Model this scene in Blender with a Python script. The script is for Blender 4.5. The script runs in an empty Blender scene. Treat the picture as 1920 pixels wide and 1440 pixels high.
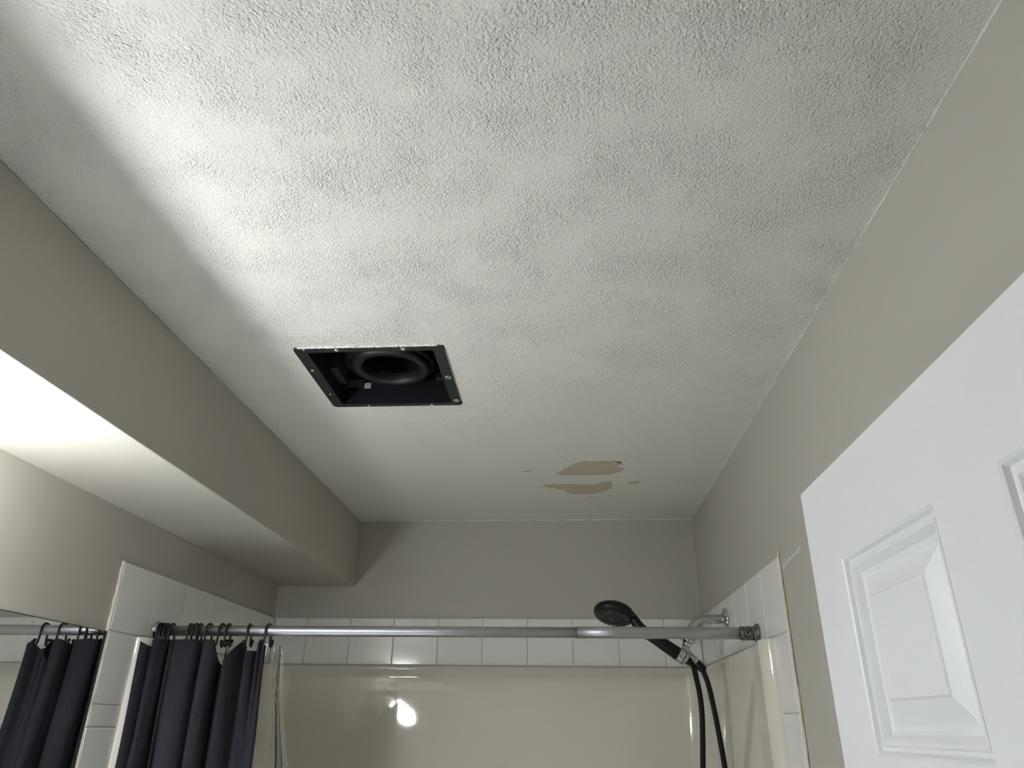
import bpy, bmesh, math, random
from mathutils import Vector, Matrix
random.seed(7)
PI = math.pi
S = bpy.context.scene
COL = S.collection

# ------------------------------------------------------------------ camera
W, H = 1.49, 2.44            # room width, ceiling height (metres)
def cam_axes(p, yw, r):
    cy, sy, cp, sp = math.cos(yw), math.sin(yw), math.cos(p), math.sin(p)
    fwd = Vector((sy*cp, cy*cp, sp)); right = Vector((cy, -sy, 0)); up = right.cross(fwd)
    return right*math.cos(r)+up*math.sin(r), -right*math.sin(r)+up*math.cos(r), fwd
cam = bpy.data.cameras.new('camera'); cam_o = bpy.data.objects.new('camera', cam); COL.objects.link(cam_o)
rt, up, fw = cam_axes(.4429, -.0742, .0135)
M = Matrix((rt, up, -fw)).transposed().to_4x4(); M.translation = Vector((1.0267, -2.603, 1.7547))
cam_o.matrix_world = M
cam.sensor_width = 36; cam.lens = 36*1356/1920; cam.clip_start = .02
S.camera = cam_o

# ------------------------------------------------------------------ world / exposure
wd = bpy.data.worlds.new('world'); S.world = wd; wd.use_nodes = True
wd.node_tree.nodes['Background'].inputs[0].default_value = (.6, .6, .62, 1)
wd.node_tree.nodes['Background'].inputs[1].default_value = .05
S.view_settings.view_transform = 'Standard'; S.view_settings.look = 'None'
S.view_settings.gamma = 1; S.view_settings.use_curve_mapping = False
S.view_settings.exposure = 0.44
SHADE_GLOW, BULB_GLOW = 82.0, 1020.0   # emission of the vanity light: frosted shades, open bulb ends below

# ------------------------------------------------------------------ materials
def mat(name, col, rough=.5, metal=0, spec=.5, coat=0, coat_rough=.05, bump=None, var=None, trans=0, emit=None):
    m = bpy.data.materials.new(name); m.use_nodes = True
    nt = m.node_tree; b = nt.nodes['Principled BSDF']
    b.inputs['Base Color'].default_value = (*col, 1); b.inputs['Roughness'].default_value = rough
    b.inputs['Metallic'].default_value = metal; b.inputs['Specular IOR Level'].default_value = spec
    b.inputs['Coat Weight'].default_value = coat; b.inputs['Coat Roughness'].default_value = coat_rough
    b.inputs['Transmission Weight'].default_value = trans
    if emit:
        b.inputs['Emission Color'].default_value = (*emit[0], 1); b.inputs['Emission Strength'].default_value = emit[1]
    tc = nt.nodes.new('ShaderNodeTexCoord')
    if var:                                   # (scale, amount): mottled colour
        n = nt.nodes.new('ShaderNodeTexNoise'); n.inputs['Scale'].default_value = var[0]; n.inputs['Detail'].default_value = 4
        nt.links.new(tc.outputs['Object'], n.inputs['Vector'])
        mx = nt.nodes.new('ShaderNodeMix'); mx.data_type = 'RGBA'
        a = var[1]
        mx.inputs[6].default_value = (*[c*(1-a) for c in col], 1); mx.inputs[7].default_value = (*[min(1, c*(1+a)) for c in col], 1)
        nt.links.new(n.outputs['Fac'], mx.inputs[0]); nt.links.new(mx.outputs[2], b.inputs['Base Color'])
    if bump:                                  # (scale, strength, distance, stretch)
        n = nt.nodes.new('ShaderNodeTexNoise'); n.inputs['Scale'].default_value = bump[0]; n.inputs['Detail'].default_value = 3
        src = tc.outputs['Object']
        if len(bump) > 3:
            mp = nt.nodes.new('ShaderNodeMapping'); mp.inputs['Scale'].default_value = bump[3]
            nt.links.new(src, mp.inputs['Vector']); src = mp.outputs['Vector']
        nt.links.new(src, n.inputs['Vector'])
        bp = nt.nodes.new('ShaderNodeBump'); bp.inputs['Strength'].default_value = bump[1]; bp.inputs['Distance'].default_value = bump[2]
        nt.links.new(n.outputs['Fac'], bp.inputs['Height']); nt.links.new(bp.outputs['Normal'], b.inputs['Normal'])
        if coat: nt.links.new(bp.outputs['Normal'], b.inputs['Coat Normal'])
    return m

def ceiling_material():
    m = mat('ceiling_paint', (.76, .745, .69), .75, spec=.25)
    nt = m.node_tree; N = nt.nodes; L = nt.links; b = N['Principled BSDF']
    tc = N.new('ShaderNodeTexCoord')
    n1 = N.new('ShaderNodeTexNoise'); n1.inputs['Scale'].default_value = 290; n1.inputs['Detail'].default_value = 2.5; n1.inputs['Roughness'].default_value = .55
    v1 = N.new('ShaderNodeTexVoronoi'); v1.inputs['Scale'].default_value = 320; v1.feature = 'SMOOTH_F1'; v1.inputs['Smoothness'].default_value = .6
    big = N.new('ShaderNodeTexNoise'); big.inputs['Scale'].default_value = 9; big.inputs['Detail'].default_value = 4; big.inputs['Roughness'].default_value = .6
    for n in (n1, v1, big): L.new(tc.outputs['Object'], n.inputs['Vector'])
    sx = N.new('ShaderNodeSeparateXYZ'); L.new(tc.outputs['Object'], sx.inputs[0])
    # stipple fades out over the re-skimmed end above the tub (y near 0)
    yr = N.new('ShaderNodeMapRange'); yr.inputs[1].default_value = -1.5; yr.inputs[2].default_value = -.55; yr.inputs[3].default_value = 1.0; yr.inputs[4].default_value = .12
    L.new(sx.outputs['Y'], yr.inputs[0])
    pr = N.new('ShaderNodeMapRange'); pr.inputs[1].default_value = .40; pr.inputs[2].default_value = .68; pr.inputs[3].default_value = .5; pr.inputs[4].default_value = 1.7
    L.new(big.outputs['Fac'], pr.inputs[0])
    mm = N.new('ShaderNodeMath'); mm.operation = 'MULTIPLY'; L.new(yr.outputs[0], mm.inputs[0]); L.new(pr.outputs[0], mm.inputs[1])
    ad = N.new('ShaderNodeMath'); ad.operation = 'SUBTRACT'; L.new(n1.outputs['Fac'], ad.inputs[0])
    vs = N.new('ShaderNodeMath'); vs.operation = 'MULTIPLY'; vs.inputs[1].default_value = .35; L.new(v1.outputs['Distance'], vs.inputs[0]); L.new(vs.outputs[0], ad.inputs[1])
    hm = N.new('ShaderNodeMath'); hm.operation = 'MULTIPLY'; L.new(ad.outputs[0], hm.inputs[0]); L.new(mm.outputs[0], hm.inputs[1])
    bp = N.new('ShaderNodeBump'); bp.inputs['Strength'].default_value = 1.0; bp.inputs['Distance'].default_value = .0032
    L.new(hm.outputs[0], bp.inputs['Height']); L.new(bp.outputs['Normal'], b.inputs['Normal'])
    return m

M_CEIL = ceiling_material()
M_WALL = mat('greige_wall_paint', (.465, .445, .392), .5, spec=.35, bump=(60, .06, .002), var=(2.2, .025))
M_WHITE = mat('white_door_paint', (.735, .745, .76), .38, spec=.45, bump=(60, .22, .0012, (1, 6, .30)))
M_TRIM = mat('white_trim', (.82, .82, .81), .4)
M_TILE = mat('white_glazed_tile', (.80, .80, .765), .10, spec=.5, bump=(14, .05, .002))
M_GROUT = mat('grout', (.50, .48, .42), .8)
M_CAULK = mat('cream_caulk', (.72, .66, .52), .6)
M_TUB = mat('bone_fiberglass', (.74, .70, .62), .05, spec=.5, bump=(4.5, .08, .006))
M_STEEL = mat('brushed_rod', (.46, .46, .47), .42, 1, bump=(90, .3, .0006))
M_CHROME = mat('chrome', (.58, .58, .58), .09, 1)
M_FOIL = mat('wrinkled_foil', (.20, .20, .195), .25, 1, bump=(110, 1.0, .004))
M_BLACKM = mat('black_hook_metal', (.006, .007, .009), .28, spec=.35)
M_BLACKP = mat('black_plastic', (.005, .0055, .0075), .38, spec=.3)
M_HOSE = mat('black_hose', (.0035, .0035, .004), .45, spec=.22)
M_NOZ = mat('dark_rubber_nozzle', (.05, .05, .055), .4)
M_CURT = mat('navy_fabric', (.0170, .0173, .0225), .85, spec=.2, bump=(34, .55, .010, (1, 1, .16)), var=(5, .18))
M_FANM = mat('dark_galvanised_flange', (.022, .028, .026), .5, .25, bump=(30, .15, .001))
M_FANI = mat('fan_interior', (.0028, .003, .006), .6, spec=.3)
M_FANR = mat('fan_ring', (.006, .0066, .009), .45)
M_SCREW = mat('zinc_screw', (.62, .62, .60), .35, .8)
M_STICK = mat('sticker_white', (.42, .44, .46), .6)
M_PRINT = mat('sticker_print', (.17, .18, .20), .6)
M_PATCH = mat('bare_drywall_paper', (.54, .48, .365), .85, var=(9, .06))
M_CHIP = mat('broken_plaster', (.86, .86, .83), .9)
M_SPACK = mat('spackle', (.62, .60, .54), .8)
M_MIRROR = mat('mirror_silver', (.86, .89, .88), .012, 1)
M_MEDGE = mat('mirror_black_edge', (.03, .033, .032), .3, var=(160, .9))
M_GLASSE = mat('mirror_bevel_glass', (.45, .50, .47), .08, .8)
M_FLOOR = mat('vinyl_floor', (.56, .555, .54), .4, var=(6, .1))
M_CTOP = mat('white_countertop', (.80, .81, .82), .2)
M_CAB = mat('white_cabinet', (.74, .73, .70), .4)
M_SHADE = mat('lit_frosted_shade', (.9, .9, .9), .4, emit=((.955, .98, 1.0), SHADE_GLOW))
M_BULB = mat('lit_bulb_end', (.9, .9, .9), .4, emit=((.955, .98, 1.0), BULB_GLOW))

def liner_material():
    m = bpy.data.materials.new('clear_vinyl'); m.use_nodes = True
    nt = m.node_tree; N = nt.nodes; L = nt.links; N.clear()
    out = N.new('ShaderNodeOutputMaterial'); tr = N.new('ShaderNodeBsdfTransparent'); tr.inputs[0].default_value = (.93, .93, .90, 1)
    gl = N.new('ShaderNodeBsdfGlossy'); gl.inputs['Roughness'].default_value = .10
    df = N.new('ShaderNodeBsdfTranslucent'); df.inputs[0].default_value = (.75, .75, .70, 1)
    d2 = N.new('ShaderNodeBsdfDiffuse'); d2.inputs[0].default_value = (.75, .75, .70, 1)
    fr = N.new('ShaderNodeFresnel'); fr.inputs[0].default_value = 1.5
    tc = N.new('ShaderNodeTexCoord'); n = N.new('ShaderNodeTexNoise'); n.inputs['Scale'].default_value = 40
    L.new(tc.outputs['Object'], n.inputs['Vector'])
    bp = N.new('ShaderNodeBump'); bp.inputs['Strength'].default_value = .5; bp.inputs['Distance'].default_value = .003
    L.new(n.outputs['Fac'], bp.inputs['Height'])
    for s in (gl, fr): L.new(bp.outputs['Normal'], s.inputs['Normal'])
    m0 = N.new('ShaderNodeMixShader'); m0.inputs[0].default_value = .5; L.new(df.outputs[0], m0.inputs[1]); L.new(d2.outputs[0], m0.inputs[2])
    m1 = N.new('ShaderNodeMixShader'); m1.inputs[0].default_value = .24; L.new(tr.outputs[0], m1.inputs[1]); L.new(m0.outputs[0], m1.inputs[2])
    m2 = N.new('ShaderNodeMixShader'); L.new(fr.outputs[0], m2.inputs[0]); L.new(m1.outputs[0], m2.inputs[1]); L.new(gl.outputs[0], m2.inputs[2])
    L.new(m2.outputs[0], out.inputs[0])
    return m
M_LINER = liner_material()

# ------------------------------------------------------------------ builders
def obj(name, me, m=None, parent=None, smooth=False, loc=None):
    if isinstance(me, bmesh.types.BMesh):
        bm = me; me = bpy.data.meshes.new(name); bmesh.ops.recalc_face_normals(bm, faces=bm.faces); bm.to_mesh(me); bm.free()
    o = bpy.data.objects.new(name, me); COL.objects.link(o)
    if m and not me.materials: me.materials.append(m)
    if smooth: me.polygons.foreach_set('use_smooth', [True]*len(me.polygons))
    if loc: o.location = loc
    if parent: o.parent = parent
    return o
def tag(o, label, cat, group=None, kind=None):
    o['label'] = label; o['category'] = cat
    if group: o['group'] = group
    if kind: o['kind'] = kind
    return o
def thing(name, label, cat, loc=(0, 0, 0), group=None, kind=None):
    o = bpy.data.objects.new(name, None); COL.objects.link(o); o.location = loc; o.empty_display_size = .05
    return tag(o, label, cat, group, kind)
def box(bm, x0, y0, z0, x1, y1, z1, bev=0, seg=2):
    r = bmesh.ops.create_cube(bm, size=1)
    vs = r['verts']
    bmesh.ops.transform(bm, matrix=Matrix.Translation(((x0+x1)/2, (y0+y1)/2, (z0+z1)/2)) @ Matrix.Diagonal((abs(x1-x0), abs(y1-y0), abs(z1-z0), 1)), verts=vs)
    if bev:
        es = list({e for v in vs for e in v.link_edges})
        bmesh.ops.bevel(bm, geom=es, offset=bev, segments=seg, affect='EDGES', profile=.5)
    return bm
def mbox(*a, **k): return box(bmesh.new(), *a, **k)
def local(o, bm):                        # mesh in world metres -> the parent empty's frame
    bmesh.ops.translate(bm, verts=bm.verts, vec=-Vector(o.location)); return bm
def frame_of(d, ref=Vector((0, 0, 1))):
    d = d.normalized()
    if abs(d.dot(ref)) > .95: ref = Vector((1, 0, 0))
    a = d.cross(ref).normalized(); return a, d.cross(a).normalized()
def tube(bm, pts, rad, n=12, cap=True, closed=False):
    pts = [Vector(p) for p in pts]; k = len(pts)
    if not hasattr(rad, '__len__'): rad = [rad]*k
    rings = []; a = None
    for i, p in enumerate(pts):
        if closed: d = pts[(i+1) % k]-pts[i-1]
        else: d = pts[min(i+1, k-1)]-pts[max(i-1, 0)]
        d.normalize()
        if a is None: a, b = frame_of(d)
        else:
            a = (a-d*a.dot(d)).normalized()
        b = d.cross(a)
        rings.append([bm.verts.new(p+(a*math.cos(t)+b*math.sin(t))*rad[i]) for t in [2*PI*j/n for j in range(n)]])
    for i in range(k if closed else k-1):
        A, B = rings[i], rings[(i+1) % k]
        for j in range(n): bm.faces.new((A[j], A[(j+1) % n], B[(j+1) % n], B[j]))
    if cap and not closed:
        bm.faces.new(rings[0]); bm.faces.new(rings[-1])
    return bm
def lathe(bm, c, d, prof, n=24, cap=True):     # prof: (distance along d, radius)
    c = Vector(c); d = Vector(d).normalized(); a, b = frame_of(d); rings = []
    for h, r in prof:
        rings.append([bm.verts.new(c+d*h+(a*math.cos(t)+b*math.sin(t))*r) for t in [2*PI*j/n for j in range(n)]])
    for A, B in zip(rings, rings[1:]):
        for j in range(n): bm.faces.new((A[j], A[(j+1) % n], B[(j+1) % n], B[j]))
    if cap:
        for R in (rings[0], rings[-1]):
            try: bm.faces.new(R)
            except ValueError: pass
    return bm
def sph(bm, c, r, n=10):
    q = bmesh.ops.create_uvsphere(bm, u_segments=n, v_segments=max(6, n*2//3), radius=r)
    bmesh.ops.translate(bm, verts=q['verts'], vec=c); return bm
def catmull(P, m):
    P = [Vector(p) for p in P]; out = []
    for i in range(len(P)-1):
        p0 = P[max(i-1, 0)]; p1 = P[i]; p2 = P[i+1]; p3 = P[min(i+2, len(P)-1)]
        for j in range(m):
            t = j/m
            out.append(.5*((2*p1)+(p2-p0)*t+(2*p0-5*p1+4*p2-p3)*t*t+(3*p1-p0-3*p2+p3)*t**3))
    out.append(P[-1]); return out
def ngon_slab(bm, poly, z0, z1):
    lo = [bm.verts.new((x, y, z0)) for x, y in poly]; hi = [bm.verts.new((x, y, z1)) for x, y in poly]
    bm.faces.new(lo); bm.faces.new(hi[::-1]); n = len(poly)
    for i in range(n): bm.faces.new((lo[i], lo[(i+1) % n], hi[(i+1) % n], hi[i]))
    bmesh.ops.triangulate(bm, faces=[f for f in bm.faces if len(f.verts) > 4])
    return bm

# ================================================================== STRUCTURE
YF = -3.5                                # rear wall of the space behind the photographer
SX, SZ = .2786, 2.2031                   # soffit face and underside
ZT, ZS = 2.094, 1.939                    # tile top, surround top
YTL, YTR = -.966, -1.002                 # front edge of tile, left / right wall
P = .1545                                # tile pitch
VX0, VY0, VX1, VY1 = .4885, -1.3494, .7958, -1.0555   # fan cut-out

floor = tag(obj('floor', mbox(-.1, YF-.1, -.05, W+.1, .1, 0), M_FLOOR), 'brown grey vinyl bathroom floor', 'floor', kind='structure')
wall_back = tag(obj('wall_back', mbox(-.1, 0, 0, W+.1, .1, H), M_WALL), 'greige painted back wall above the white tile row', 'wall', kind='structure')
wall_left = tag(obj('wall_left', mbox(-.1, YF, 0, 0, 0, H), M_WALL), 'greige painted left wall under the soffit with mirror', 'wall', kind='structure')
wall_right = tag(obj('wall_right', mbox(W, YF, 0, W+.1, 0, H), M_WALL), 'greige painted right wall behind the open white door', 'wall', kind='structure')
wall_front = tag(obj('wall_front', mbox(-.1, YF-.1, 0, W+.1, YF, H), M_WALL), 'greige painted wall behind the photographer', 'wall', kind='structure')
stub = tag(obj('wall_jamb', mbox(1.372, -2.57, 0, W, -2.45, H), M_WALL), 'short greige wall return that carries the door hinges', 'wall', kind='structure')
tr1 = tag(obj('trim_1', mbox(1.345, -2.565, 0, 1.372, -2.448, 2.06, bev=.003), M_TRIM), 'white door jamb board beside the open door', 'trim', kind='structure')

# soffit: a boxed bulkhead along the left wall
soffit = tag(obj('wall_soffit', mbox(0, YF, SZ, SX, 0, H-.0005, bev=.0025, seg=2), M_WALL), 'long greige boxed soffit between the left wall and ceiling', 'soffit', kind='structure')

# ceiling with the fan hole
def ceiling_mesh():
    bm = bmesh.new()
    xs = [-.1, VX0, VX1, W+.1]; ys = [YF-.1, VY0, VY1, .1]
    for z in (H, H+.016):
        for i in range(3):
            for j in range(3):
                if i == 1 and j == 1: continue
                v = [bm.verts.new((xs[a], ys[b], z)) for a, b in ((i, j), (i+1, j), (i+1, j+1), (i, j+1))]
                bm.faces.new(v)
    for (xa, ya), (xb, yb) in (((VX0, VY0), (VX1, VY0)), ((VX1, VY0), (VX1, VY1)), ((VX1, VY1), (VX0, VY1)), ((VX0, VY1), (VX0, VY0))):
        bm.faces.new([bm.verts.new(p) for p in ((xa, ya, H), (xb, yb, H), (xb, yb, H+.016), (xa, ya, H+.016))])
    bmesh.ops.remove_doubles(bm, verts=bm.verts, dist=1e-5)
    return bm
ceiling = tag(obj('ceiling', ceiling_mesh(), M_CEIL), 'off white stippled bathroom ceiling with flaking patches over the tub', 'ceiling', kind='structure')

# flaked-off paint above the tub (bare brownish paper shows)
PATCH = [
 [(1.007,-.525),(1.02,-.551),(1.042,-.591),(1.064,-.629),(1.088,-.644),(1.113,-.641),(1.134,-.647),(1.166,-.643),(1.196,-.640),(1.180,-.630),(1.203,-.612),(1.182,-.598),(1.190,-.588),(1.208,-.570),(1.19,-.54),(1.169,-.521),(1.117,-.519),(1.065,-.521)],
 [(.964,-.418),(.988,-.43),(1.05,-.429),(1.089,-.424),(1.135,-.426),(1.148,-.457),(1.173,-.454),(1.181,-.412),(1.177,-.379),(1.147,-.34),(1.123,-.324),(1.059,-.321),(1.035,-.343),(1.043,-.363),(.987,-.391)],
 [(1.227,-.442),(1.249,-.454),(1.272,-.451),(1.263,-.43),(1.232,-.428)],
 [(.906,-.561),(.923,-.566),(.948,-.59),(.932,-.562),(.92,-.55)],
 [(1.104,-.275),(1.116,-.290),(1.149,-.288),(1.116,-.28)],
 [(1.175,-.304),(1.186,-.309),(1.185,-.296),(1.178,-.294)],
 [(1.205,-.655),(1.214,-.650),(1.209,-.645)], [(1.035,-.655),(1.042,-.652),(1.037,-.646)],
 [(.948,-.400),(.962,-.408),(.960,-.394)], [(1.21,-.41),(1.218,-.414),(1.216,-.40)]]
def ragged(poly, amp, step=.0045):
    out = []
    for i in range(len(poly)):
        a = Vector(poly[i]); b = Vector(poly[(i+1) % len(poly)]); d = b-a; n = max(1, int(d.length/step)); nr = Vector((-d.y, d.x)).normalized()
        for k in range(n):
            long_edge = d.length > .021 and 0 < k < n-1
            out.append(tuple(a+d*k/n+nr*(random.uniform(-amp, amp) if long_edge else 0)))
    return out
for k, pl in enumerate(PATCH):
    a = .0034 if k < 2 else (.0015 if k == 2 else .0006)
    p = obj('bare_patch', ngon_slab(bmesh.new(), ragged(pl, a), H-.0006, H+.0002), M_PATCH, ceiling)
    p['label'] = 'tan bare patch where ceiling paint flaked off'

# uneven bead of ceiling paint where ceiling meets walls
def bead(pts, r, name='paint_bead', par=ceiling, m=M_CEIL, amp=.6):
    P2 = []; R = []
    for a, b in zip(pts, pts[1:]):
        a, b = Vector(a), Vector(b); n = int((b-a).length/.012)
        for k in range(n):
            P2.append(a+(b-a)*k/n+Vector((random.uniform(-1, 1), random.uniform(-1, 1), random.uniform(-1, 1)))*r*.35); R.append(r*random.uniform(1-amp, 1+amp))
    P2.append(Vector(pts[-1])); R.append(r)
    return obj(name, tube(bmesh.new(), P2, R, 6), m, par, True)
bead([(W-.0003, -2.44, H-.0006), (W-.0003, -.001, H-.0006)], .0016)
bead([(SX, -.0005, H-.0005), (W, -.0005, H-.0005)], .0018)
bead([(SX+.0005, YF+.9, H-.0005), (SX+.0005, 0, H-.0005)], .0012)

# broken plaster lip on the near edge of the fan hole
def chips():
    bm = bmesh.new(); n = 110
    for edge in range(2):
        prev = None
        for i in range(n+1):
            t = i/n
            w = .0055*random.random()**2.2*(1.8 if random.random() < .06 else 1)
            t = .03+.93*t if edge == 0 else .06+.86*t
            if edge == 0: a = (VX0+(VX1-VX0)*t, VY0-.0012+.0022*random.random(), H-.0024); b = (a[0]+random.uniform(-.001, .001), VY0-.0016-w, H-.0001); c = (a[0], VY0-.0005, H+.004)
            else:
                w *= .4; y = VY0+(VY1-VY0)*t; a = (VX1+.0006-.001*random.random(), y, H-.0022); b = (VX1+.0012+w, y, H-.0001); c = (VX1+.0005, y, H+.004)
            cur = [bm.verts.new(p) for p in (b, a, c)]
            if prev:
                bm.faces.new((prev[0], cur[0], cur[1], prev[1])); bm.faces.new((prev[1], cur[1], cur[2], prev[2]))
            prev = cur
    return bm
obj('plaster_edge', chips(), M_CHIP, ceiling)

# ---------------------------------------------------------------- wall tiles
TILES = {}
def tile(par, axis, sgn, c, u0, u1, z0, z1):
    """axis 'x': tile on the back wall, u = x; axis 'y': on a side wall at x=c, u = y."""
    g = .0010; w, h = u1-u0-2*g, z1-z0-2*g; key = (axis, sgn, round(w, 4), round(h, 4))
    if key not in TILES:
        bm = bmesh.new(); t = .007
        prof = [(0, 0), (0, t-.0022), (.0008, t-.0008), (.0026, t)]
        rings = []
        for ins, d in prof:
            rect = [(-w/2+ins, -h/2+ins), (w/2-ins, -h/2+ins), (w/2-ins, h/2-ins), (-w/2+ins, h/2-ins)]
            rings.append([bm.verts.new((a, -d, b) if axis == 'x' else (sgn*d, a, b)) for a, b in rect])
        for A, B in zip(rings, rings[1:]):
            for j in range(4): bm.faces.new((A[j], A[(j+1) % 4], B[(j+1) % 4], B[j]))
        bm.faces.new(rings[-1])
        bmesh.ops.recalc_face_normals(bm, faces=bm.faces)
        for f in bm.faces:                                       # make sure the glazed face looks into the room
            pass
        me = bpy.data.meshes.new('tile'); bm.to_mesh(me); bm.free(); me.materials.append(M_TILE)
        TILES[key] = me
    o = obj('tile', TILES[key], None, par)
    o.location = ((u0+u1)/2, 0, (z0+z1)/2) if axis == 'x' else (c, (u0+u1)/2, (z0+z1)/2)
    tilt = random.uniform(-.004, .004), random.uniform(-.004, .004)
    o.rotation_euler = (tilt[0], 0, tilt[1]) if axis == 'x' else (0, tilt[0], tilt[1])
    return o
# back row: joints found at x = .1255 + k*P
edges = [.008, .1255]
while edges[-1]+P < W-.01: edges.append(edges[-1]+P)
edges.append(W-.008)
obj('grout', mbox(.0, -.0045, ZS-.012, W, 0, ZT-.001), M_GROUT, wall_back)
for a, b in zip(edges, edges[1:]): tile(wall_back, 'x', 0, 0, a, b, ZS+.001, ZT)
# side rows and front columns
def side(par, c, sgn, yf, rows):
    g = .0045*sgn
    obj('grout', mbox(min(c, c+g), yf+.0008, ZS-.012, max(c, c+g), 0, ZT-.001), M_GROUT, par)
    obj('grout', mbox(min(c, c+g), yf+.0008, rows[-1], max(c, c+g), yf+P+.03, ZS-.01), M_GROUT, par)
    ys = [yf]
    while ys[-1]+P < -.02: ys.append(ys[-1]+P)
    ys.append(-.008)
    for a, b in zip(ys, ys[1:]): tile(par, 'y', sgn, c, a, b, ZS+.002, ZT)
    for zt, zb in zip(rows, rows[1:]): tile(par, 'y', sgn, c, yf, yf+P, zb, zt)
side(wall_left, 0, 1, YTL, [ZS+.002, 1.789, 1.744, 1.590, 1.436, 1.282, 1.128, .974])
side(wall_right, W, -1, YTR, [ZS+.002, 1.787, 1.633, 1.479, 1.325, 1.171, 1.017])
# cream caulk down the tile ends and a light one along the tile tops
bead([(.003, YTL-.002, ZT+.001), (.003, YTL-.002, 1.938)], .0036, 'caulk_bead', wall_left, M_CAULK, .12)
bead([(.0055, YTL-.0008, 1.938), (.0055, YTL-.0008, 1.0)], .0012, 'caulk_bead', wall_left, M_CAULK, .2)
bead([(W-.003, YTR-.002, ZT+.012), (W-.003, YTR-.002, 1.0)], .0024, 'caulk_bead', wall_right, M_CAULK, .15)
bead([(.01, -.002, ZT+.0005), (W-.01, -.002, ZT+.0005)], .0022, 'caulk_bead', wall_back, M_GROUT, .3)
# painted-over smear and an old screw hole beside the tile edge
sm = bmesh.new(); prev = None
for i in range(15):
    t = i/14; y = -1.012-.145*t; z = 2.068+.012*t+random.uniform(-.002, .002); w = .006+.004*random.random()
    cur = [sm.verts.new((W-.0007, y, z-w/2)), sm.verts.new((W-.0007, y, z+w/2))]
    if prev: sm.faces.new((prev[0], cur[0], cur[1], prev[1]))
    prev = cur
o = obj('paint_smear', sm, M_SPACK, wall_right); o['label'] = 'pale smear of filler running from the tile corner'
o = obj('wall_anchor', lathe(bmesh.new(), (W+.001, -1.028, 2.066), (-1, 0, 0), [(0, .006), (.002, .006), (.003, .0045), (.001, .003), (.0002, .001)], 14), M_SPACK, wall_right, True)

# ================================================================== TUB SURROUND + TUB
def surround():
    R = .085; off = .014
    Lp = [(.001, -.850), (.009, -.850), (.018, -.845), (.027, -.832), (.031, -.815), (.030, -.800), (.025, -.787), (.0165, -.776)]
    dy = YTR-YTL
    path = Lp[:]
    path += [(off, y) for y in (-.70, -.55, -.40, -.25)]
    for k in range(9):
        a = PI+ -PI/2*k/8
        path.append((off+R+R*math.cos(a), -off-R+R*math.sin(a)))
    path += [(x, -off) for x in (.25, .40, .55, .70, .85, 1.0, 1.15, 1.28)]
    for k in range(9):
        a = PI/2-PI/2*k/8
        path.append((W-off-R+R*math.cos(a), -off-R+R*math.sin(a)))
    path += [(W-off, y) for y in (-.25, -.40, -.55, -.70)]
    path += [(W-x, y+dy) for x, y in Lp[::-1]]
    P3 = [Vector((x, y, 0)) for x, y in path]; nn = []
    for i in range(len(P3)):
        d = P3[min(i+1, len(P3)-1)]-P3[max(i-1, 0)]; nn.append(Vector((d.y, -d.x, 0)).normalized())   # into the tub space
    bm = bmesh.new()
    prof = [(1.939, -.0095), (1.9388, -.003), (1.9365, .0022), (1.931, .0040), (1.923, .0032), (1.912, .0008), (1.900, .0008),
            (1.88, .0018), (1.84, .0040), (1.80, .0062), (1.75, .0090), (1.70, .0117), (1.64, .0148), (1.58, .0172), (1.50, .0188), (1.40, .0195), (1.2, .0198), (.8, .02), (.38, .02)]
    rows = []
    n = len(P3)
    for z, o in prof:
        row = []
        for i in range(n):
            fl = min(1, max(0, (min(i, n-1-i)-7)/3))          # the front flange stays plumb
            oo = o if fl >= 1 else (o*fl if o > 0 else o*max(fl, .35))
            row.append(bm.verts.new(P3[i]+nn[i]*oo+Vector((0, 0, z))))
        rows.append(row)
    for A, B in zip(rows, rows[1:]):
        for i in range(n-1): bm.faces.new((A[i], A[i+1], B[i+1], B[i]))
    return bm
sur = thing('tub_surround', 'glossy bone fiberglass tub surround below the white tile row', 'tub surround', (W/2, -.02, .38))
obj('wall_panel', local(sur, surround()), M_TUB, sur, True)

tub = thing('bathtub', 'bone fiberglass bathtub under the shower', 'bathtub', (W/2, -.42, 0))
bm = bmesh.new()
ringsp = [((.018, -.735, W-.018, -.02), 0.0), ((.018, -.735, W-.018, -.02), .36), ((.024, -.729, W-.024, -.026), .38), ((.10, -.66, W-.10, -.09), .38), ((.13, -.63, W-.13, -.12), .35), ((.24, -.58, W-.2, -.19), .08), ((.30, -.52, W-.26, -.25), .06)]
prev = None
for (x0, y0, x1, y1), z in ringsp:
    cur = [bm.verts.new(p) for p in ((x0, y0, z), (x1, y0, z), (x1, y1, z), (x0, y1, z))]
    if prev:
        for j in range(4): bm.faces.new((prev[j], prev[(j+1) % 4], cur[(j+1) % 4], cur[j]))
    prev = cur
bm.faces.new(prev)
obj('basin', local(tub, bm), M_TUB, tub)

# ================================================================== SHOWER ROD
RY, RZ, RR = -.770, 1.962, .0125
rod = thing('shower_rod', 'silver metal tension rod spanning the tub opening', 'curtain rod', (0, RY, RZ))
obj('outer_tube', tube(bmesh.new(), [(x, 0, 0) for x in (1.055, 1.15, 1.30, 1.452)], .0138, 20), M_STEEL, rod, True)
obj('inner_tube', tube(bmesh.new(), [(x, 0, 0) for x in (.0125, .3, .7, 1.06)], RR, 20), M_STEEL, rod, True)
bm = bmesh.new(); pts = []; rad = []
for k in range(26):
    pts.append((1.441+.035*k/25, 0, 0)); rad.append(.0155+random.uniform(-.0010, .0010))
tube(bm, pts, rad, 22, True)
for v in bm.verts: v.co += Vector((random.uniform(-1, 1), random.uniform(-1, 1), random.uniform(-1, 1)))*.0011
o = obj('foil_sleeve', bm, M_FOIL, rod); o['label'] = 'wrinkled silver foil wrapped round the rod end'
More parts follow.
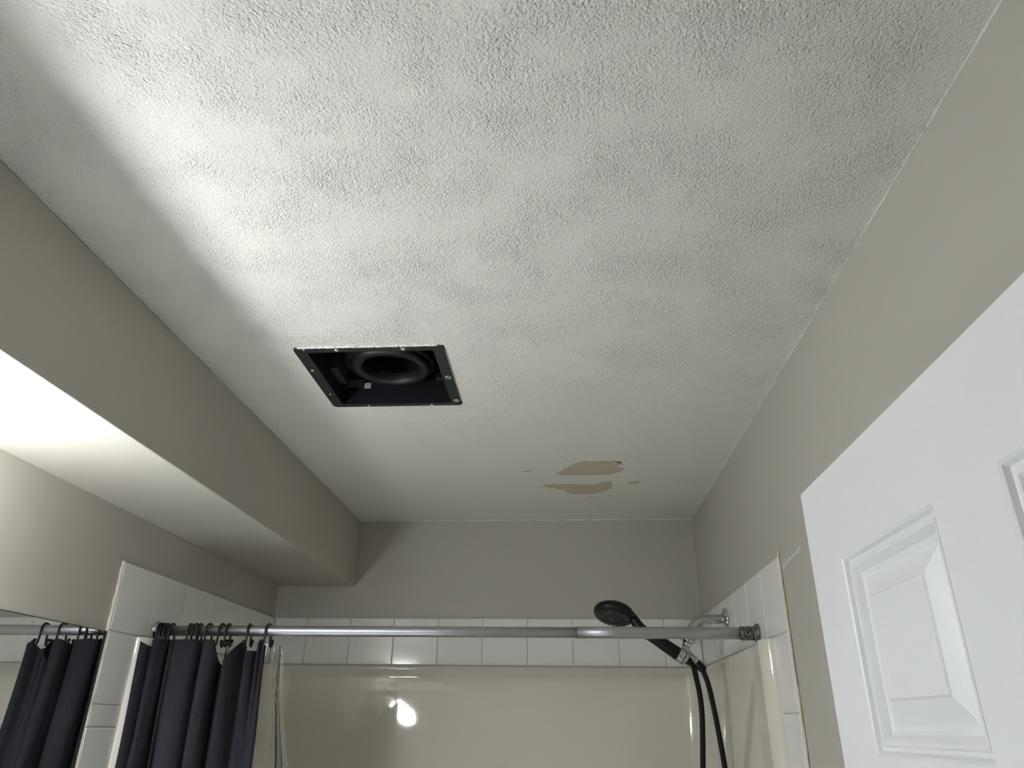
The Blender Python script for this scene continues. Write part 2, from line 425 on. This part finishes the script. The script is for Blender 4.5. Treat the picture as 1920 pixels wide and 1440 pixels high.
for x, d in ((.0075, 1), (W-.0085, -1)):
    f = obj('end_flange', lathe(bmesh.new(), (x, 0, 0), (d, 0, 0), [(0, .0215), (.003, .022), (.005, .0205), (.006, .0175), (.0095, .0165), (.011, .0145)], 28), M_CHROME if d > 0 else M_FOIL, rod, True)

# ================================================================== CURTAIN HOOKS
HX = [.295, .247, .193, .177, .144, .120, .109, .095, .048, .034, .025, .017]
ORD = ['nearest the free edge of the curtain', 'second from the free curtain edge', 'third from the free curtain edge', 'fourth from the free curtain edge',
       'fifth from the free curtain edge', 'sixth from the free curtain edge', 'seventh from the free curtain edge', 'eighth from the free curtain edge',
       'ninth from the free curtain edge', 'tenth from the free curtain edge', 'second from the left rod flange', 'right beside the left rod flange']
def hook_meshes():
    r0 = .0162
    path = [(.0285, -.0235), (.0290, -.0290), (.0255, -.0345), (.0200, -.0335), (.0170, -.026)]
    path += [(r0*math.cos(a), r0*math.sin(a)) for a in [math.radians(t) for t in range(-20, 201, 22)]]
    path += [(-.0165, -.024), (-.0185, -.034), (-.0240, -.0395), (-.0300, -.0365), (-.0310, -.0295)]
    pts = catmull([(0, y, z) for y, z in path], 3)
    me = bpy.data.meshes.new('wire'); b = tube(bmesh.new(), pts, .0027, 8); bmesh.ops.recalc_face_normals(b, faces=b.faces); b.to_mesh(me); b.free()
    me.polygons.foreach_set('use_smooth', [True]*len(me.polygons)); me.materials.append(M_BLACKM)
    mb = bpy.data.meshes.new('ball_tip'); b = bmesh.new(); sph(b, (0, 0, 0), .0044, 10); b.to_mesh(mb); b.free()
    mb.polygons.foreach_set('use_smooth', [True]*len(mb.polygons)); mb.materials.append(M_BLACKM)
    return me, mb
hw, hb = hook_meshes()
for k, x in enumerate(HX):
    t = thing('curtain_hook', 'black double-sided curtain hook, '+ORD[k], 'curtain hook', (x, RY, RZ), 'curtain hooks on the shower rod')
    t.rotation_euler = (random.uniform(-.05, .05), 0, random.uniform(-.16, .16) if k < 8 else random.uniform(-.05, .05))
    obj('wire', hw, None, t); obj('ball_tip', hb, None, t, loc=(0, .0285, -.0215)); obj('ball_tip', hb, None, t, loc=(0, -.0310, -.0275))

# ================================================================== CURTAIN
def cloth(plan_top, plan_bot, z_top, z_bot, zf, nz=60, sub=8, thick=.0012):
    A = catmull([(x, y, 0) for x, y, *_ in plan_top], sub); B = catmull([(x, y, 0) for x, y, *_ in plan_bot], sub)
    ZO = catmull([(0, 0, p[2]) for p in plan_top], sub)
    n = len(A); bm = bmesh.new(); rows = []
    for j in range(nz+1):
        s = j/nz; s2 = s**1.8; row = []
        for i in range(n):
            zt = z_top+ZO[i].z
            z = zt+(z_bot-zt)*s2
            w = min(1, (zt-z)/zf); w = w*w*(3-2*w)
            p = A[i].lerp(B[i], w)
            p = p+Vector((.0022*math.sin(9*z+i*.21), .004*math.sin(7*z+i*.13), 0))*w
            row.append(bm.verts.new((p.x, p.y, z)))
        rows.append(row)
    for a, b in zip(rows, rows[1:]):
        for i in range(n-1): bm.faces.new((a[i], a[i+1], b[i+1], b[i]))
    return bm
yy = RY-.026
# (x, y offset, top sag)
TOP = [(.010, -.012, .002), (.010, .0, .002), (.012, -.030, -.001), (.024, -.040, -.005), (.036, -.026, -.012), (.033, .0, .0), (.040, -.012, -.004), (.044, -.034, .0), (.058, -.042, .003),
       (.072, -.022, -.010), (.066, .004, -.018), (.082, .004, -.012), (.080, -.022, -.002), (.092, -.034, .002), (.100, -.014, .003), (.096, .004, .002), (.104, -.006, .002), (.101, -.036, .002),
       (.112, -.046, .001), (.134, -.047, .001), (.156, -.040, .000), (.164, -.018, -.002), (.158, .004, -.004), (.168, .008, -.010), (.176, .0, .0), (.172, -.020, -.010),
       (.177, -.046, -.002), (.190, -.052, .001), (.203, -.046, -.006), (.206, -.030, -.034), (.202, -.010, -.046), (.214, -.016, -.052), (.226, -.034, -.040), (.238, -.026, -.018), (.247, -.004, .002),
       (.253, .006, -.008), (.262, -.010, -.017), (.274, -.004, -.018), (.282, .006, -.015), (.291, -.012, .001), (.297, -.004, .002), (.304, -.008, -.004), (.305, -.002, -.006)]
BOT = []
for i, (x, y, s) in enumerate(TOP):
    k = max(0, i-1); m2 = min(len(TOP)-1, i+1)
    BOT.append(((TOP[k][0]+2*x+TOP[m2][0])/4*1.03, (TOP[k][1]+2*y+TOP[m2][1])/4*1.15, 0))
cur = thing('shower_curtain', 'navy black fabric shower curtain bunched at the left end of the rod', 'shower curtain', (.15, yy, .12))
TOP = [(x, y*1.35, s) for x, y, s in TOP]
BOT = [(x, y*1.4, s) for x, y, s in BOT]
bm = cloth([(x, y+yy, s) for x, y, s in TOP], [(x, y+yy, s) for x, y, s in BOT], RZ-.031, .12, .30, 70, 7)
co = obj('fabric', local(cur, bm), M_CURT, cur, True)
sm_ = co.modifiers.new('thickness', 'SOLIDIFY'); sm_.thickness = .0016; sm_.offset = 0

# clear liner hanging on the tub side
LT = [(.030, .0, 0), (.045, .014, -.004), (.060, -.004, 0), (.085, .012, 0), (.11, -.004, .002), (.135, .012, .002), (.155, -.002, .002), (.175, .014, -.004), (.195, -.002, 0), (.212, .014, -.004), (.232, -.002, -.003), (.25, .010, 0),
      (.268, .014, -.004), (.285, .0, -.004), (.302, .008, .001), (.309, .018, .002), (.318, .012, -.006), (.326, .002, -.016), (.334, .006, -.026)]
LB = []
for i, (x, y, s) in enumerate(LT):
    t = i/(len(LT)-1); LB.append((.05+(.405-.05)*t+.006*math.sin(i*1.9), .015+.030*math.sin(i*1.35+.4), 0))
ly = RY+.022
lin = thing('curtain_liner', 'clear plastic shower liner showing past the edge of the dark curtain', 'shower liner', (.2, ly, .15))
bm = cloth([(x, y+ly, s) for x, y, s in LT], [(x, y+ly, s) for x, y, s in LB], RZ-.024, .42, .42, 60, 7)
obj('sheet', local(lin, bm), M_LINER, lin, True)

# ================================================================== SHOWER ARM, HAND SHOWER, HOSE
AY = -.44
arm = thing('shower_bracket', 'chrome shower pipe and hand shower bracket on the right tiled wall', 'shower bracket', (W-.007, AY, 2.037))
L = lambda b: local(arm, b)
obj('wall_flange', L(lathe(bmesh.new(), (W-.008, AY, 2.037), (-1, 0, 0), [(0, .030), (.004, .0305), (.008, .027), (.012, .018), (.014, .012)], 28)), M_CHROME, arm, True)
obj('pipe', L(tube(bmesh.new(), catmull([(W-.010, AY, 2.037), (1.445, AY, 2.037), (1.418, AY, 2.035), (1.397, AY, 2.026), (1.382, AY, 2.010), (1.371, AY, 1.990)], 6), .0122, 16)), M_CHROME, arm, True)
dn = Vector((-.36, 0, -.93)).normalized(); j0 = Vector((1.374, AY, 1.996))
obj('swivel_nut', L(lathe(bmesh.new(), j0, dn, [(0, .0150), (.003, .0200), (.018, .0212), (.022, .0190), (.025, .0135), (.029, .0118), (.036, .0118)], 24)), M_CHROME, arm, True)
hdir = Vector((1.208-1.352, -.012, 2.028-1.932)).normalized()      # axis of the handle, pointing to the head
base = Vector((1.352, AY-.012, 1.932))
# clamp collar around the handle's lower end, plus the neck to the swivel
clamp = obj('holder_clamp', L(lathe(bmesh.new(), base-hdir*.010, hdir, [(0, .0130), (.002, .0165), (.010, .0185), (.024, .0205), (.028, .0205), (.029, .0165)], 24)), M_CHROME, arm, True)
b = tube(bmesh.new(), [j0+dn*.030, j0+dn*.040, base+Vector((.012, .010, .012))], [.0105, .0115, .0125], 16); obj('holder_neck', L(b), M_CHROME, arm, True)
out0 = base+Vector((.016, .010, .008)); od = Vector((.70, .0, -.71)).normalized()
obj('hose_outlet', L(lathe(bmesh.new(), out0, od, [(0, .0095), (.008, .0115), (.018, .0125), (.026, .0125), (.028, .0105)], 20)), M_CHROME, arm, True)

hs = thing('hand_shower', 'black hand shower clipped in the chrome holder above the rod', 'shower head', tuple(base))
Lh = lambda b: local(hs, b)
hc = Vector((1.166, AY-.014, 2.047)); n = Vector((-.20, -.30, -.93)).normalized()
obj('handle', Lh(tube(bmesh.new(), catmull([base, base+hdir*.04, base+hdir*.09, base+hdir*.135, hc+Vector((.040, .004, .004)), hc+Vector((.012, .0, .007))], 5),
    [.0190-.0005*i*14/25-.001*(i > 20) for i in range(26)], 18)), M_BLACKP, hs, True)
obj('head_shell', Lh(lathe(bmesh.new(), hc, -n, [(-.010, .0520), (-.006, .0565), (.0, .0590), (.007, .0580), (.015, .052), (.022, .042), (.027, .026), (.029, .008)], 36)), M_BLACKP, hs, True)
fp = obj('spray_face', Lh(lathe(bmesh.new(), hc+n*.0085, n, [(0, .0525), (.0025, .0505), (.003, .0300), (.0018, .0285), (.0018, .016), (.003, .0145), (.003, .0005)], 36)), M_BLACKP, hs, True)
a, b2 = frame_of(n)
nz = bpy.data.meshes.new('nozzle'); bb = lathe(bmesh.new(), (0, 0, 0), n, [(0, .0022), (.0035, .0017)], 8); bmesh.ops.recalc_face_normals(bb, faces=bb.faces); bb.to_mesh(nz); bb.free(); nz.materials.append(M_NOZ)
for rr, cnt in ((.0470, 24), (.0390, 20), (.0225, 12), (.009, 6)):
    for k in range(cnt):
        t = 2*PI*k/cnt+rr*50
        o = obj('nozzle', nz, None, hs); o.location = hc+n*.0105+(a*math.cos(t)+b2*math.sin(t))*rr-base
        o.parent = fp if False else hs

hose = thing('shower_hose', 'black ribbed shower hose looping down from the chrome holder', 'shower hose', (1.40, AY, .95))
h0 = base-hdir*.010; h1 = out0+od*.026
ctrl = [h0, h0-hdir*.018+Vector((0, 0, -.004)), (1.3815, AY-.004, 1.885), (1.3880, AY, 1.840), (1.3890, AY, 1.79), (1.384, AY, 1.72), (1.377, AY, 1.64), (1.368, AY, 1.50), (1.366, AY, 1.25), (1.378, AY, 1.05), (1.402, AY, .97), (1.43, AY, 1.04),
        (1.444, AY, 1.22), (1.445, AY, 1.48), (1.437, AY, 1.64), (1.4310, AY, 1.72), (1.4230, AY, 1.80), (1.4140, AY, 1.862), (1.4050, AY, 1.895), h1+od*.018, h1]
pts = catmull(ctrl, 26); rad = [.0071+(.00055 if i % 2 else -.00035) for i in range(len(pts))]
obj('hose', local(hose, tube(bmesh.new(), pts, rad, 10)), M_HOSE, hose, True)
obj('hose_end', local(hose, lathe(bmesh.new(), h1-od*.002, od, [(0, .0115), (.003, .0125), (.022, .0115), (.030, .0100), (.031, .0078)], 18)), M_BLACKP, hose, True)
obj('hose_end', local(hose, lathe(bmesh.new(), h0, -hdir, [(0, .0105), (.010, .0100), (.012, .0078)], 18)), M_BLACKP, hose, True)

# ================================================================== EXHAUST FAN
fan = thing('exhaust_fan', 'uncovered black exhaust fan housing recessed in the ceiling', 'exhaust fan', ((VX0+VX1)/2, (VY0+VY1)/2, H))
Lf = lambda b: local(fan, b)
def rrect(x0, y0, x1, y1, r, n=6):
    out = []
    for cx, cy, a0 in ((x1-r, y0+r, -PI/2), (x1-r, y1-r, 0), (x0+r, y1-r, PI/2), (x0+r, y0+r, PI)):
        for k in range(n+1):
            a = a0+PI/2*k/n; out.append((cx+r*math.cos(a), cy+r*math.sin(a)))
    return out
def ring_plate(outer, inner, z0, z1):
    bm = bmesh.new(); n = len(outer)
    V = [[bm.verts.new((x, y, z)) for x, y in pl] for pl, z in ((outer, z0), (inner, z0), (inner, z1), (outer, z1))]
    for q in range(4):
        A, B = V[q], V[(q+1) % 4]
        for j in range(n): bm.faces.new((A[j], A[(j+1) % n], B[(j+1) % n], B[j]))
    return bm
fw_ = .024
IX0, IY0, IX1, IY1 = VX0+fw_, VY0+fw_*.8, VX1-fw_, VY1-fw_*.55
obj('flange', Lf(ring_plate(rrect(VX0-.001, VY0-.001, VX1+.001, VY1+.001, .012), rrect(IX0, IY0, IX1, IY1, .003), H-.0016, H+.0004)), M_FANM, fan)
# housing box, open at the bottom
bm = bmesh.new(); zt = H+.19
for face in (((IX0, IY0), (IX1, IY0)), ((IX1, IY0), (IX1, IY1)), ((IX1, IY1), (IX0, IY1)), ((IX0, IY1), (IX0, IY0))):
    (xa, ya), (xb, yb) = face
    bm.faces.new([bm.verts.new(p) for p in ((xa, ya, H), (xb, yb, H), (xb, yb, zt), (xa, ya, zt))])
bm.faces.new([bm.verts.new(p) for p in ((IX0, IY0, zt), (IX1, IY0, zt), (IX1, IY1, zt), (IX0, IY1, zt))])
bmesh.ops.remove_doubles(bm, verts=bm.verts, dist=1e-5)
o = obj('housing', Lf(bm), M_FANI, fan); md = o.modifiers.new('sheet', 'SOLIDIFY'); md.thickness = .0015; md.offset = 0
fc = Vector((.648, -1.172, 2.474))
obj('blower_drum', Lf(lathe(bmesh.new(), fc+Vector((-.006, .004, .016)), (0, 0, 1), [(0, .085), (0, .100), (.004, .103), (.05, .103)], 48, False)), M_FANI, fan, True)
obj('inlet_ring', Lf(lathe(bmesh.new(), fc, (0, 0, 1), [(.022, .0885), (.006, .086), (.001, .081), (0, .075), (.002, .068), (.008, .0645), (.020, .0635), (.06, .0635)], 56, False)), M_FANR, fan, True)
obj('wheel_hub', Lf(lathe(bmesh.new(), fc+Vector((0, 0, .055)), (0, 0, 1), [(0, .008), (.001, .014), (.006, .060), (.01, .062)], 40)), M_FANI, fan, True)
bm = bmesh.new()
for k in range(40):
    t = 2*PI*k/40; c, s = math.cos(t), math.sin(t); c2, s2 = math.cos(t+.1), math.sin(t+.1)
    q = [fc+Vector((.0615*c, .0615*s, .022)), fc+Vector((.052*c2, .052*s2, .022)), fc+Vector((.052*c2, .052*s2, .06)), fc+Vector((.0615*c, .0615*s, .06))]
    bm.faces.new([bm.verts.new(p) for p in q])
obj('fan_wheel', Lf(bm), M_FANI, fan)['kind'] = 'stuff'
def washer(x, y, z, r, r2, name='screw_hole'):
    return obj(name, Lf(lathe(bmesh.new(), (x, y, z), (0, 0, -1), [(0, r), (.0014, r), (.0014, r2), (0, r2)], 18, False)), M_SCREW, fan, True)
washer(VX1-.012, -1.205, H-.0014, .0068, .0042); washer(VX1-.011, -1.083, H-.0014, .0060, .0040)
washer(fc.x-.002, fc.y-.046, fc.z+.018, .0062, .0044, 'motor_stud')
for x, y, r in ((VX0+.088, VY0+.010, .0048), (VX0+.224, VY0+.010, .0048), (VX0+.010, VY0+.098, .0036), (VX0+.085, VY1-.005, .0034), (VX0+.235, VY1-.005, .0034), (VX0+.022, VY0+.004, .0025), (VX0+.012, VY1-.075, .0026)):
    s = obj('screw', Lf(lathe(bmesh.new(), (x, y, H-.0012), (0, 0, -1), [(0, r), (.0012, r), (.0026, r*.6), (.0030, r*.2)], 12)), M_SCREW, fan, True)
# tags and ribbed print label on the far inner wall
st = obj('sticker', Lf(mbox(.560, IY1-.0016, 2.4795, .575, IY1-.0008, 2.4935)), M_STICK, fan)
for k in range(3): obj('print_line', Lf(mbox(.562, IY1-.0020, 2.4825+.0035*k, .573, IY1-.0015, 2.4837+.0035*k)), M_PRINT, st).location = -Vector(st.location)
for k in range(5):
    obj('print_line', Lf(mbox(.512+.006*(k % 2), IY1-.0014, 2.4835+.0042*k, .556, IY1-.0008, 2.4847+.0042*k)), M_PRINT, fan)
st2 = obj('sticker', Lf(mbox(IX0+.046, IY1-.0016, 2.585, IX0+.062, IY1-.0008, 2.598)), M_STICK, fan)
obj('baffle', Lf(mbox(IX0+.001, -1.20, H+.028, IX0+.020, -1.12, H+.09, bev=.003)), M_FANM, fan)
obj('wiring_cover', Lf(mbox(IX1-.032, IY1-.05, H+.036, IX1-.001, IY1-.001, H+.12, bev=.004)), M_FANI, fan)

# ================================================================== MIRROR
mir = thing('mirror', 'frameless wall mirror with blackened edge beside the tile', 'mirror', (0, -1.7, 1.0))
MY0, MY1, MZ0, MZ1 = -2.44, YTL-.0045, .98, 1.937
Lm = lambda b: local(mir, b)
obj('glass', Lm(mbox(.0006, MY0, MZ0, .0052, MY1-.0092, MZ1-.0012)), M_MIRROR, mir)
obj('black_edge', Lm(mbox(.0005, MY1-.0095, MZ0, .0054, MY1-.0048, MZ1)), M_MEDGE, mir)
obj('black_edge', Lm(mbox(.0005, MY0, MZ1-.0016, .0054, MY1, MZ1)), M_MEDGE, mir)
obj('bevel_strip', Lm(mbox(.0004, MY1-.0050, MZ0, .0048, MY1, MZ1-.002, bev=.001)), M_GLASSE, mir)

# ================================================================== VANITY LIGHT (just left of the frame)
vl = thing('vanity_light', 'lit vanity bar with three frosted shades above the mirror', 'light fixture', (0, -1.84, 2.02))
Lv = lambda b: local(vl, b)
obj('back_plate', Lv(mbox(.0005, -2.05, 1.975, .022, -1.62, 2.065, bev=.004)), M_CHROME, vl)
for y in (-1.67, -1.83, -1.99):
    obj('socket', Lv(lathe(bmesh.new(), (.021, y, 2.020), (1, 0, 0), [(0, .022), (.010, .024), (.040, .020), (.052, .020)], 24)), M_CHROME, vl, True)
    obj('shade', Lv(lathe(bmesh.new(), (.108, y, 2.056), (0, 0, -1), [(0, .018), (.004, .026), (.020, .031), (.045, .035), (.064, .038), (.066, .038)], 28, False)), M_SHADE, vl, True)
    obj('shade_cap', Lv(lathe(bmesh.new(), (.108, y, 2.064), (0, 0, -1), [(0, .008), (.002, .021), (.009, .021)], 24)), M_CHROME, vl, True)
    obj('bulb', Lv(lathe(bmesh.new(), (.108, y, 2.050), (0, 0, -1), [(0, .010), (.008, .022), (.020, .028), (.024, .026), (.026, .001)], 28)), M_BULB, vl, True)

# ================================================================== DOOR (six-panel, open along the right wall)
DX, DY0, DY1, DZ0, DZ1, DT = 1.333, -2.439, -1.675, .012, 2.030, .035
door = thing('door_1', 'white six-panel interior door standing open along the right wall', 'door', (DX+DT/2, DY0, DZ0), kind='structure')
Ld = lambda b: local(door, b)
cols = [(DY1-.099-.221, DY1-.099), (DY1-.099-.221-.100-.221, DY1-.099-.221-.100)]
rowsz = [(1.733, 1.928), (1.02, 1.63), (.25, .82)]
def slab():
    bm = bmesh.new()
    ys = sorted([DY0, DY1]+[v for c in cols for v in c]); zs = sorted([DZ0, DZ1]+[v for r in rowsz for v in r])
    hole = lambda y, z: any(a <= y <= b for a, b in cols) and any(a <= z <= b for a, b in rowsz)
    for x in (DX, DX+DT):
        for i in range(len(ys)-1):
            for j in range(len(zs)-1):
                if hole((ys[i]+ys[i+1])/2, (zs[j]+zs[j+1])/2): continue
                bm.faces.new([bm.verts.new((x, y, z)) for y, z in ((ys[i], zs[j]), (ys[i+1], zs[j]), (ys[i+1], zs[j+1]), (ys[i], zs[j+1]))])
    for y0, z0, y1, z1 in ((DY0, DZ0, DY1, DZ0), (DY1, DZ0, DY1, DZ1), (DY1, DZ1, DY0, DZ1), (DY0, DZ1, DY0, DZ0)):
        bm.faces.new([bm.verts.new(p) for p in ((DX, y0, z0), (DX, y1, z1), (DX+DT, y1, z1), (DX+DT, y0, z0))])
    bmesh.ops.remove_doubles(bm, verts=bm.verts, dist=1e-5)
    es = [e for e in bm.edges if len(e.link_faces) == 2 and abs(e.calc_face_angle(0)) > 1]
    bmesh.ops.recalc_face_normals(bm, faces=bm.faces)
    bmesh.ops.bevel(bm, geom=es, offset=.0018, segments=2, affect='EDGES')
    return bm
obj('slab', Ld(slab()), M_WHITE, door)
PROF = [(a_, d_*1.3) for a_, d_ in [(0, 0), (.0025, .0012), (.0050, .0042), (.0085, .0052), (.0100, .0030), (.0135, .0030), (.0160, .0052), (.0195, .0088), (.0235, .0098), (.0250, .0098), (.0275, .0092), (.0480, .0028), (.0500, .0014), (.0525, .0012)]]
for (y0, y1) in cols:
    for (z0, z1) in rowsz:
        bm = bmesh.new()
        for sgn, xf in ((1, DX), (-1, DX+DT)):
            rings = []
            for ins, d in PROF:
                rings.append([bm.verts.new((xf+sgn*d, y, z)) for y, z in ((y0+ins, z0+ins), (y1-ins, z0+ins), (y1-ins, z1-ins), (y0+ins, z1-ins))])
            for A, B in zip(rings, rings[1:]):
                for j in range(4): bm.faces.new((A[j], A[(j+1) % 4], B[(j+1) % 4], B[j]))
            bm.faces.new(rings[-1])
        obj('panel', Ld(bm), M_WHITE, door)
for z in (.25, 1.05, 1.80):
    obj('hinge', Ld(lathe(bmesh.new(), (DX+DT-.012, DY0-.005, z-.045), (0, 0, 1), [(0, .004), (.002, .0055), (.088, .0055), (.09, .004)], 12)), M_STEEL, door, True)
kn = obj('door_knob', Ld(lathe(bmesh.new(), (DX, DY1-.06, .95), (-1, 0, 0), [(0, .032), (.006, .032), (.010, .012), (.030, .012), (.038, .024), (.050, .028), (.060, .022), (.064, .004)], 24)), M_CHROME, door, True)

# ================================================================== VANITY (below the frame; it bounces the lamp light)
van = thing('vanity_cabinet', 'white vanity cabinet under the wall mirror', 'cabinet', (.26, -1.72, 0))
Lc = lambda b: local(van, b)
obj('body', Lc(mbox(.004, -2.40, .09, .50, -1.04, .79)), M_CAB, van)
obj('toe_kick', Lc(mbox(.004, -2.40, 0, .43, -1.04, .09)), M_CAB, van)
for a in (-2.385, -1.945, -1.505):
    d = obj('cabinet_door', Lc(mbox(.5005, a, .12, .518, a+.43, .77, bev=.003)), M_CAB, van)
    obj('knob', Lc(lathe(bmesh.new(), (.518, a+.06, .68), (1, 0, 0), [(0, .006), (.012, .006), (.018, .014), (.026, .013), (.029, .003)], 16)), M_CHROME, d, True)
top = tag(obj('countertop', mbox(.004, -2.42, .7905, .54, -1.02, .83, bev=.006), M_CTOP), 'white vanity countertop below the wall mirror', 'countertop')
obj('backsplash', mbox(.004, -2.42, .8305, .022, -1.02, .93, bev=.003), M_CTOP, top)
